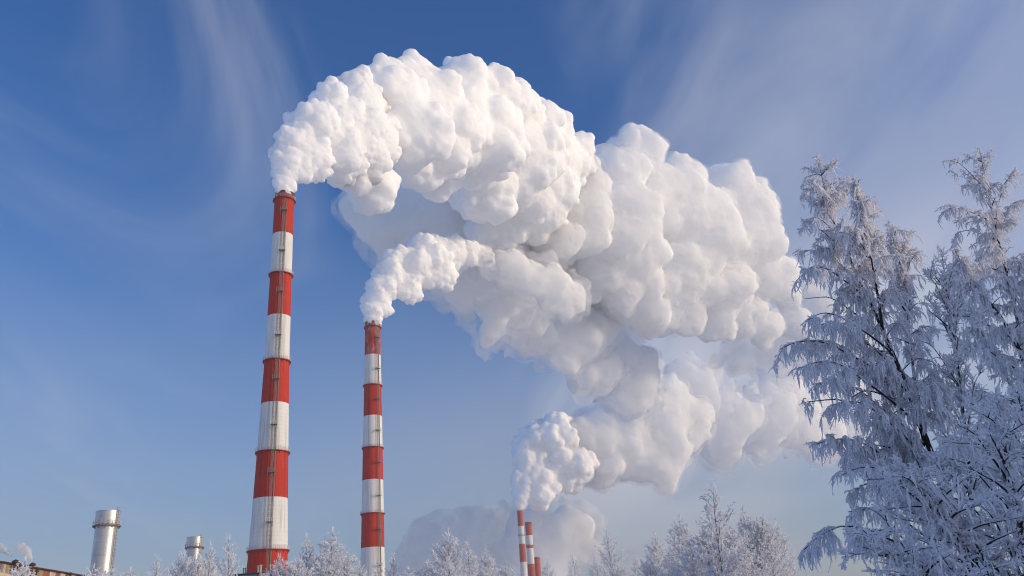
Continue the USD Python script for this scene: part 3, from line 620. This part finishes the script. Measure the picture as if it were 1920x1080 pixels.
def birch(name, label, group, Y, stems, limbs, seed, hang=1.0, dens=1.0, r_frost=0.0145, tip_up=0.0, auto=(), mat='frost_near', spread=1.2, twl=(0.05, 0.15)):
    """A near tree. stems: lists of (px, py, depth offset, radius); limbs: (stem, height 0..1, end px, end py, depth offset, thickness);
    auto: (stem, from, to, count, length, elevation) grows more limbs all round."""
    rnd = np.random.default_rng(seed)
    S = []
    for st in stems: S.append((np.array([at(px, py, Y + d)[0] for px, py, d, r in st]), np.array([r for *_, r in st])))
    base = S[0][0][0].copy(); base[2] = 0
    t = thing(name, base, label, 'tree', group)
    off = base
    lines, radii = [], []
    for pts, rr in S:
        c = polyline(pts, 30); r = np.interp(np.linspace(0, 1, 30), np.linspace(0, 1, len(rr)), rr)
        lines.append(c); radii.append(r)
    part('trunk', tubes((lines[0] - off)[None], radii[0][None], 9), M['branch'], t, smooth=True)
    for c, r in zip(lines[1:], radii[1:]): part('stem', tubes((c - off)[None], r[None], 7), M['branch'], t, smooth=True)
    L_ = []
    for (si, h, ex, ey, dy, th) in limbs:
        a = lines[si][int(h * 29)]; e = at(ex, ey, Y + dy)[0]
        ln = np.linalg.norm(e - a)
        arch = 0.16 * ln
        pts = [a, a + (e - a) * 0.35 + [0, 0, arch * 0.8], a + (e - a) * 0.72 + [0, 0, arch], e]
        L_.append((polyline(pts, 14), th, ln))
    for (si, h0, h1, n, ln0, elev) in auto:
        for k in range(n):
            h = h0 + (h1 - h0) * (k + rnd.random()) / n
            a = lines[si][int(h * 29)]; az = k * 2.4 + rnd.uniform(-0.5, 0.5)
            ln = ln0 * rnd.uniform(0.6, 1.15) * (1.15 - 0.55 * (h - h0) / max(h1 - h0, 1e-6))
            el = elev + rnd.uniform(-0.2, 0.2)
            d = np.array([math.cos(az) * math.cos(el), math.sin(az) * math.cos(el), math.sin(el)])
            e = a + d * ln + np.array([0, 0, -0.22 * ln * hang])
            pts = [a, a + d * ln * 0.4 + [0, 0, 0.05 * ln], a + d * ln * 0.75, e]
            L_.append((polyline(pts, 12), 0.011 + 0.012 * ln, ln))
    bl, br, starts, dirs, lens, drps, fat = [], [], [], [], [], [], []
    ztop = max(c[:, 2].max() for c in lines)
    for c, r in zip(lines, radii):                                    # twigs straight on the upper stems
        for i in range(18, 30): L_.append((c[i - 1:i + 1], 0, 0.0))
    for c, th, ln in L_:
        if th: part('limb', tubes((c - off)[None], (th * np.linspace(1, 0.28, len(c)))[None], 5), M['branch'], t, smooth=True)
        n = max(4, int(ln / 0.115 * dens)) if th else 5
        for k in range(n):
            f = (0.12 + 0.88 * (k + rnd.random()) / n) if th else rnd.random()
            i = min(int(f * (len(c) - 1)), len(c) - 2); q = f * (len(c) - 1) - i
            p = c[i] * (1 - q) + c[i + 1] * q; tg = norm(c[i + 1] - c[i])
            if th and meshkit.noise(p[None] * 2.1, seed)[0] < 0.34: continue
            hg = hang * (0.25 + 0.75 * min(1, max(0, (ztop - p[2]) / 3.0)))
            sd = norm(np.cross(tg, [0.1, 0, 1])) * (1 if k % 2 else -1)
            if not th: sd = norm(rnd.normal(size=3))
            d = norm(tg * rnd.uniform(0.2, 0.9) + sd * rnd.uniform(0.2, 1.0) * spread + np.array([0, 0, rnd.uniform(-0.35, 0.5) + tip_up + 0.3 * (hang - hg)]))
            bln = rnd.uniform(0.16, 0.6) * (1.1 - 0.45 * f) * min(1, 0.45 + ln / 2.2)
            s = np.linspace(0, 1, 6)[:, None]
            b = p + d * bln * s + np.array([0, 0, -1]) * 0.5 * hg * bln * s ** 2 + rnd.normal(size=3) * 0.05 * bln * np.sin(s * 4)
            bl.append(b); br.append(np.linspace(0.008, 0.0035, 6))
            m = max(3, int(bln / 0.0165 * dens))
            ft = rnd.random(m); ii = np.minimum((ft * 5).astype(int), 4); qq = (ft * 5 - ii)[:, None]
            starts.append(b[ii] * (1 - qq) + b[ii + 1] * qq)
            bt = norm(b[ii + 1] - b[ii])
            hangs = (rnd.random(m) < 0.42 * hg)[:, None]
            free = norm(bt * 0.6 + rnd.normal(size=(m, 3)) * 0.6 + np.array([0, 0, -0.35 * hg + 0.35 * tip_up]))
            down = norm(bt * 0.3 + rnd.normal(size=(m, 3)) * 0.2 + np.array([0, 0, -1.0]))
            fat.append(np.full(m, 0.7 + 0.75 * meshkit.noise(p[None] * 2.7, seed + 9)[0]))
            dirs.append(np.where(hangs, down, free))
            lens.append(np.where(hangs[:, 0], rnd.uniform(0.10, 0.34, m), rnd.uniform(*twl, m))); drps.append(np.where(hangs[:, 0], 0.25, 0.45 * hg))
    part('twigs', tubes(np.array(bl) - off, np.array(br), 3), M['branch'], t, kind='stuff')
    # rime along the branchlets too
    bl = np.array(bl)
    ms = [tubes(bl - off + np.array([0, 0, 0.008]), np.array(br) * 1.7, 3)]
    st = np.vstack(starts); N = len(st)
    ms += frost_strands(st - off, np.vstack(dirs), np.concatenate(lens), r_frost * rnd.uniform(0.5, 1.25, N) * np.concatenate(fat), np.concatenate(drps), rnd, K=4, wobble=0.2, spur=4, spur_len=0.036)
    part('crown', cat(ms), M[mat], t, kind='stuff')
    return N

NEAR = 'frosted birches at the right edge'
nA = birch('birch_tree', 'tall frosted birch leaning left, its sunlit spiky tip left of the other trees', NEAR, 15.0,
      [[(1875, 1330, 0.3, .13), (1800, 1000, 0.2, .105), (1745, 850, 0.1, .09), (1690, 700, 0, .058), (1635, 575, 0, .038), (1585, 465, 0, .022), (1555, 390, -.1, .012), (1534, 300, -.1, .004)],
       [(1735, 830, 0.1, .06), (1718, 730, 0.5, .034), (1702, 610, 0.8, .022), (1690, 500, 0.9, .012), (1668, 425, 1.0, .007)],
       [(1655, 620, 0, .03), (1640, 520, -.5, .018), (1622, 430, -.7, .01), (1600, 345, -.8, .006)]],
      [(0, .93, 1512, 345, -.4, .012), (0, .93, 1570, 335, .3, .01), (0, .88, 1508, 375, .4, .013), (0, .86, 1520, 410, -.5, .014), (0, .9, 1590, 360, .2, .012), (2, .8, 1628, 380, -.6, .01),
       (0, .80, 1505, 425, -.3, .015), (0, .74, 1520, 470, .4, .018), (0, .70, 1512, 505, -.6, .02), (0, .64, 1510, 560, .2, .022), (0, .60, 1515, 600, -.9, .024), (0, .56, 1530, 610, .7, .024),
       (0, .55, 1462, 655, -.4, .028), (0, .50, 1500, 640, .5, .026), (0, .46, 1500, 690, -1.0, .03), (0, .44, 1530, 720, .5, .026), (0, .40, 1505, 755, .2, .03), (0, .38, 1560, 760, -.8, .026),
       (0, .34, 1525, 835, -.3, .032), (0, .30, 1570, 850, .6, .03), (0, .28, 1580, 890, -.7, .032), (0, .24, 1590, 960, .3, .03), (0, .2, 1508, 1030, -1.2, .034), (0, .18, 1600, 1000, .4, .03),
       (1, .75, 1720, 480, .9, .015), (1, .65, 1722, 560, .4, .018), (1, .6, 1660, 470, 1.2, .014), (1, .5, 1715, 640, 1.3, .02), (1, .85, 1705, 440, 1.1, .01), (1, .4, 1740, 690, .2, .022),
       (2, .6, 1640, 440, -.6, .012), (2, .5, 1570, 420, -.9, .012)],
      seed=101, hang=0.95, dens=1.18, auto=((0, .3, .62, 16, 1.5, .5), (0, .62, .99, 20, .7, .6), (1, .25, .97, 16, .65, .5), (2, .2, .97, 12, .5, .6)))
nB = birch('birch_tree', 'tall frosted birch at the right frame edge with a drooping left crown', NEAR, 19.0,
      [[(2050, 1330, 0, .14), (1985, 950, 0, .11), (1940, 750, 0, .09), (1905, 590, 0, .06), (1872, 450, 0, .032), (1850, 350, 0, .016), (1836, 275, 0, .005)],
       [(1930, 700, 0, .06), (1880, 600, -.6, .04), (1820, 520, -.9, .028), (1790, 470, -1, .01)],
       [(1960, 830, 0, .06), (1900, 730, .6, .04), (1850, 640, .9, .025), (1810, 570, 1.1, .01)]],
      [(0, .92, 1778, 300, -.2, .014), (0, .88, 1795, 330, .4, .014), (0, .84, 1768, 400, -.4, .018), (0, .8, 1790, 440, .5, .02), (0, .86, 1900, 330, -.3, .014), (0, .82, 1915, 380, .3, .016),
       (0, .74, 1780, 520, -.5, .022), (0, .7, 1840, 470, .8, .02), (0, .68, 1930, 470, -.6, .02), (0, .6, 1770, 600, .3, .026), (0, .6, 1940, 560, .5, .022), (0, .52, 1800, 660, -.9, .026), (0, .5, 1930, 650, -.5, .022),
       (0, .45, 1790, 740, .6, .028), (0, .42, 1950, 720, .8, .024), (1, .6, 1770, 540, -.9, .016), (2, .6, 1790, 640, 1.1, .016), (0, .36, 1830, 800, -.8, .028)],
      seed=102, hang=0.9, dens=1.15, auto=((0, .35, .7, 16, 1.5, .5), (0, .7, .99, 18, .7, .6), (1, .2, .97, 12, .6, .5), (2, .2, .97, 12, .6, .5)))
nC = birch('young_tree', 'upright young frosted tree with antler like twigs between the two birches', None, 14.5,
      [[(1850, 1300, 0, .07), (1825, 980, 0, .055), (1808, 800, 0, .045), (1792, 660, 0, .03), (1778, 560, 0, .02), (1766, 478, 0, .007)]],
      [(0, .9, 1800, 490, .2, .01), (0, .86, 1745, 520, -.2, .01), (0, .78, 1735, 560, .2, .012), (0, .76, 1815, 530, -.3, .012), (0, .66, 1730, 640, -.3, .014), (0, .62, 1840, 600, .3, .014), (0, .56, 1745, 700, .4, .016), (0, .52, 1850, 690, -.4, .016)],
      seed=103, hang=0.12, tip_up=0.55, dens=0.7, r_frost=0.0135, auto=((0, .3, .95, 22, .8, .75),), spread=0.9, twl=(0.06, 0.18))
nD = birch('frosted_bush', 'large dense frosted bush filling the lower right corner, nearest of all', None, 10.5,
      [[(1990, 1420, 0, .09), (1950, 1150, 0, .07), (1910, 980, 0, .05), (1885, 850, 0, .03), (1870, 745, 0, .008)],
       [(1960, 1250, .2, .06), (1850, 1080, -.3, .045), (1760, 960, -.5, .03), (1690, 880, -.6, .01)],
       [(1960, 1280, -.2, .06), (1820, 1150, -.8, .045), (1700, 1060, -.9, .03), (1600, 1005, -1.0, .01)],
       [(2000, 1200, .4, .06), (1960, 980, .6, .04), (1935, 850, .7, .025), (1915, 740, .8, .008)]],
      [(1, .7, 1620, 900, -.5, .018), (1, .6, 1640, 960, -.2, .018), (1, .8, 1700, 830, -.3, .014), (1, .5, 1740, 850, .2, .018), (2, .8, 1580, 1060, -1.0, .014), (2, .7, 1620, 950, -.7, .016), (2, .5, 1650, 1100, -.9, .02),
       (0, .75, 1800, 800, -.2, .018), (0, .65, 1780, 860, .2, .02), (0, .6, 1840, 760, .3, .018), (0, .5, 1760, 930, .0, .022), (0, .8, 1920, 780, .0, .015), (3, .7, 1880, 800, .6, .016), (3, .6, 1990, 800, .6, .018),
       (0, .4, 1730, 1010, -.2, .024), (0, .35, 1840, 950, -.6, .022), (0, .3, 1760, 1080, -.5, .024), (1, .3, 1800, 990, -.3, .02), (2, .4, 1720, 1010, -.6, .02), (3, .4, 1900, 930, .4, .02), (0, .2, 1880, 1060, -.6, .02)],
      seed=104, hang=0.2, tip_up=0.25, dens=0.95, r_frost=0.0115, auto=((0, .15, .95, 26, .95, .45), (1, .2, .95, 22, .8, .4), (2, .2, .95, 22, .75, .35), (3, .2, .95, 18, .8, .5)), spread=1.2, twl=(0.04, 0.12))

# ---- background trees: six built once, then copied
def young(seed, H, W, dens, up, r=0.03):
    "A small rime covered tree about H tall and W wide, standing at the origin."
    rnd = np.random.default_rng(seed)
    wob = rnd.normal(size=(6, 2)) * 0.12; wob[0] = 0
    c = polyline(np.c_[np.cumsum(wob, 0) * 0.7, np.linspace(0, H, 6)], 24)
    bl, br, starts, dirs, lens = [], [], [], [], []
    nb = int(54 * dens)
    for k in range(nb):
        h = 0.18 + 0.8 * (k + rnd.random()) / nb
        a = c[min(int(h * 23), 23)]; az = k * 2.39 + rnd.uniform(-.6, .6)
        prof = math.sin(min(1, (1.02 - h) / 0.62) * math.pi / 2)
        ln = (W / 2) * prof * rnd.uniform(0.65, 1.2) / max(0.35, math.cos(up)) * 0.9 + 0.12
        el = up + rnd.uniform(-.25, .25)
        d = np.array([math.cos(az) * math.cos(el), math.sin(az) * math.cos(el), math.sin(el)])
        s = np.linspace(0, 1, 7)[:, None]
        b = a + d * ln * s + np.array([0, 0, 1.0]) * 0.1 * ln * s ** 2 + rnd.normal(size=3) * 0.08 * ln * np.sin(s * 3)
        bl.append(b); br.append(np.linspace(0.012 + 0.006 * ln, 0.006, 7))
        n2 = max(3, int(ln / 0.105))
        for j in range(n2):
            f = 0.2 + 0.8 * (j + rnd.random()) / n2; i = min(int(f * 6), 5)
            p = b[i] + (b[i + 1] - b[i]) * (f * 6 - i); tg = norm(b[i + 1] - b[i])
            d2 = norm(tg * 0.8 + rnd.normal(size=3) * 0.5 + np.array([0, 0, 0.3]))
            l2 = rnd.uniform(0.2, 0.55) * (1.15 - 0.6 * f) * min(1.0, 0.4 + ln / 1.2)
            m = max(2, int(l2 / 0.085))
            starts.append(np.array([p])); dirs.append(d2[None]); lens.append(np.array([l2 * 1.1]))
            ft = rnd.random(m)[:, None]
            starts.append(p + d2 * l2 * ft); dirs.append(norm(d2 + rnd.normal(size=(m, 3)) * 0.55)); lens.append(rnd.uniform(0.1, 0.28, m))
    tops = c[-1] + rnd.normal(size=(5, 3)) * 0.05
    st, dr, ln = np.vstack(starts + [tops]), np.vstack(dirs + [norm(rnd.normal(size=(5, 3)) * 0.3 + [0, 0, 1])]), np.concatenate(lens + [np.full(5, 0.45)])
    ms = frost_strands(st, dr, ln, r * rnd.uniform(0.6, 1.2, len(st)), np.full(len(st), 0.12), rnd, K=3, sides=3, spur=0)
    ms.append(tubes(np.array(bl) + [0, 0, 0.012], np.array(br) * 1.1, 3))
    return (tubes(c[None], np.linspace(0.055 * H / 8, 0.008, 24)[None], 7), tubes(np.array(bl), np.array(br), 3), cat(ms))

KIND = [(201, 8.0, 3.2, 1.35, 0.75), (202, 8.0, 4.0, 1.6, 0.6), (203, 8.0, 2.5, 0.8, 0.8), (204, 8.0, 3.6, 1.6, 0.9), (205, 8.0, 4.2, 1.6, 0.5), (206, 8.0, 2.9, 1.1, 0.65)]
PROTO, made = [young(*k) for k in KIND], {}
def small_tree(kind, px, py, Y, label, width=1.0, rz=0.0, group='frosted young trees along the bottom', name='frosted_tree'):
    p, _ = at(px, py, Y); k = p[2] / 8.35
    x = UsdGeom.Xform.Define(stage, numbered('/World/' + name))
    x.AddTranslateOp().Set(Gf.Vec3d(float(p[0]), float(p[1]), 0)); x.AddRotateZOp().Set(math.degrees(rz)); x.AddScaleOp().Set(Gf.Vec3f(float(k * width), float(k * width), float(k)))
    tag(x, label, 'tree', group)
    if kind not in made:
        made[kind] = x.GetPath()
        tr, bh, fr = PROTO[kind]
        part('trunk', tr, M['branch'], x, smooth=True); part('branches', bh, M['branch'], x, kind='stuff'); part('crown', fr, M['frost'], x, kind='stuff')
    else:
        x.GetPrim().GetReferences().AddInternalReference(made[kind]); x.GetPrim().SetInstanceable(True)
for i, (kind, px, py, Y, w, lab) in enumerate([
    (0, 46, 1041, 62, 1.0, 'frosted treetop in front of the rusty panels of the factory hall'),
    (1, 180, 1056, 58, 1.0, 'low frosted treetop before the foot of the taller silver stack'),
    (3, 205, 1066, 60, 1.0, 'bushy frosted treetop just right of the taller silver stack'),
    (1, 243, 1063, 60, 1.0, 'broad low frosted treetop between the two silver stacks'),
    (2, 297, 1038, 60, 0.8, 'slim frosted treetop midway between the two silver stacks'),
    (1, 347, 1026, 55, 0.7, 'frosted tree covering the left side of the smaller silver stack'),
    (5, 396, 1012, 56, 0.6, 'frosted tree covering the right side of the smaller silver stack'),
    (2, 427, 1000, 54, 0.8, 'thin dark stemmed frosted tree left of the nearest chimney'),
    (3, 376, 1040, 58, 1.1, 'dense white tree low before the smaller silver stack'),
    (4, 532, 1036, 50, 0.8, 'bright white tree in front of the red foot of the nearest chimney'),
    (5, 577, 996, 52, 0.75, 'narrow frosted tree right of the nearest chimney'),
    (0, 622, 986, 52, 0.95, 'pointed frosted tree midway between the two big chimneys'),
    (1, 648, 1022, 54, 0.9, 'spreading frosted tree left of the second chimney foot'),
    (3, 595, 1040, 56, 1.0, 'low bushy white tree between the two big chimneys'),
    (2, 706, 1052, 60, 0.7, 'small frosted twig top in front of the second chimney foot'),
    (5, 738, 1034, 58, 0.75, 'small frosted tree just right of the second chimney'),
    (1, 842, 990, 58, 0.95, 'wide frosted tree left of the far chimneys, tallest of its clump'),
    (3, 800, 1050, 62, 0.9, 'low frosted treetop at the left of the clump before the smoke bank'),
    (5, 878, 1012, 60, 0.9, 'frosted tree at the middle of the clump before the smoke bank'),
    (0, 912, 1024, 62, 0.9, 'frosted tree at the right end of the clump before the smoke bank'),
    (5, 1024, 1046, 75, 0.8, 'shaded little tree right beside the red silo top'),
    (2, 1070, 1036, 75, 0.9, 'thin bare topped tree right of the far chimneys'),
    (2, 1136, 990, 62, 0.95, 'lone slender frosted tree with a pointed top under the smoke plume'),
    (4, 1120, 1040, 68, 0.7, 'low bluish tree at the foot of the lone slender tree'),
    (5, 1190, 1038, 64, 0.8, 'small frosted tree right of the lone slender tree'),
    (0, 1224, 996, 58, 0.8, 'frosted tree at the left end of the big white thicket'),
    (0, 1274, 962, 54, 0.9, 'tall frosted tree left of the dark stemmed one in the thicket'),
    (2, 1338, 902, 46, 1.0, 'tallest frosted tree of the thicket with a dark slender stem'),
    (3, 1318, 985, 50, 1.2, 'dense white tree low at the heart of the thicket'),
    (1, 1365, 975, 50, 0.9, 'broad white tree right of the tallest stem in the thicket'),
    (0, 1394, 948, 54, 0.75, 'spiky frosted tree right of the tallest one in the thicket'),
    (3, 1424, 966, 54, 0.85, 'frosted tree near the right end of the thicket'),
    (4, 1452, 978, 56, 0.55, 'pale conical tree at the right end of the thicket'),
    (4, 1250, 1020, 52, 0.8, 'wide low white tree at the front left of the thicket'),
    (5, 1480, 1040, 58, 0.8, 'small frosted treetop below the low hanging birch branch'),
    (3, 555, 1048, 50, 1.2, 'low white bush covering the red foot of the nearest chimney on its right'),
    (1, 672, 1052, 52, 0.9, 'low frosted treetop touching the left side of the second chimney'),
    (4, 760, 1060, 56, 0.9, 'low broad white treetop two steps right of the second chimney'),
    (4, 850, 1042, 54, 1.1, 'broad low white tree in front of the clump left of the far chimneys'),
    (1, 946, 1052, 58, 0.9, 'low frosted treetop just left of the thin far chimney'),
    (3, 1160, 1058, 60, 0.9, 'low white bush right of the lone slender tree foot'),
    (1, 1296, 1010, 47, 1.1, 'broad white tree front and left of the tallest stem in the thicket'),
    (4, 1400, 1008, 48, 1.1, 'broad low white tree front and right of the tallest stem in the thicket'),
    (1, 1440, 1024, 50, 0.9, 'white tree at the right foot of the thicket beside the hanging birch branch'),
    (1, 1215, 1040, 54, 0.9, 'low white tree at the left foot of the thicket')]):
    small_tree(kind, px, py, Y, lab, w, rz=i * 1.7)

# ---- the block of flats beyond the right edge that keeps the low sun off the birches
fl = thing('apartment_block', (52, 12, 0), 'plain block of flats outside the picture on the right', 'building')
part('wall', box(0, 0, 9.7, 13, 46, 19.4), M['wallgrey'], fl)
part('roof', box(0, 0, 19.55, 13.8, 46.8, 0.3), M['roofdark'], fl)
for i in range(6):
    for j in range(12): part('window', box(-6.52, -20 + j * 3.6, 2.2 + i * 3.0, 0.1, 1.6, 1.5), M['glassdark'], fl)
# ------------------------------------------------------------------ winter haze
HTOP = 425.0
hb = trimesh.creation.box((12800, 12800, HTOP + 2.0)); hb.apply_translation((0, 0, HTOP / 2 - 1.0))
hm = usdkit.material(stage, L('haze'), {'v': ('principled_volume', dict(color=(0.98, 0.98, 1.0), density=0.00023, anisotropy=0.0))}, [], volume='v.volume')
tag(usdkit.mesh(stage, '/World/haze', hb, hm), kind='stuff')
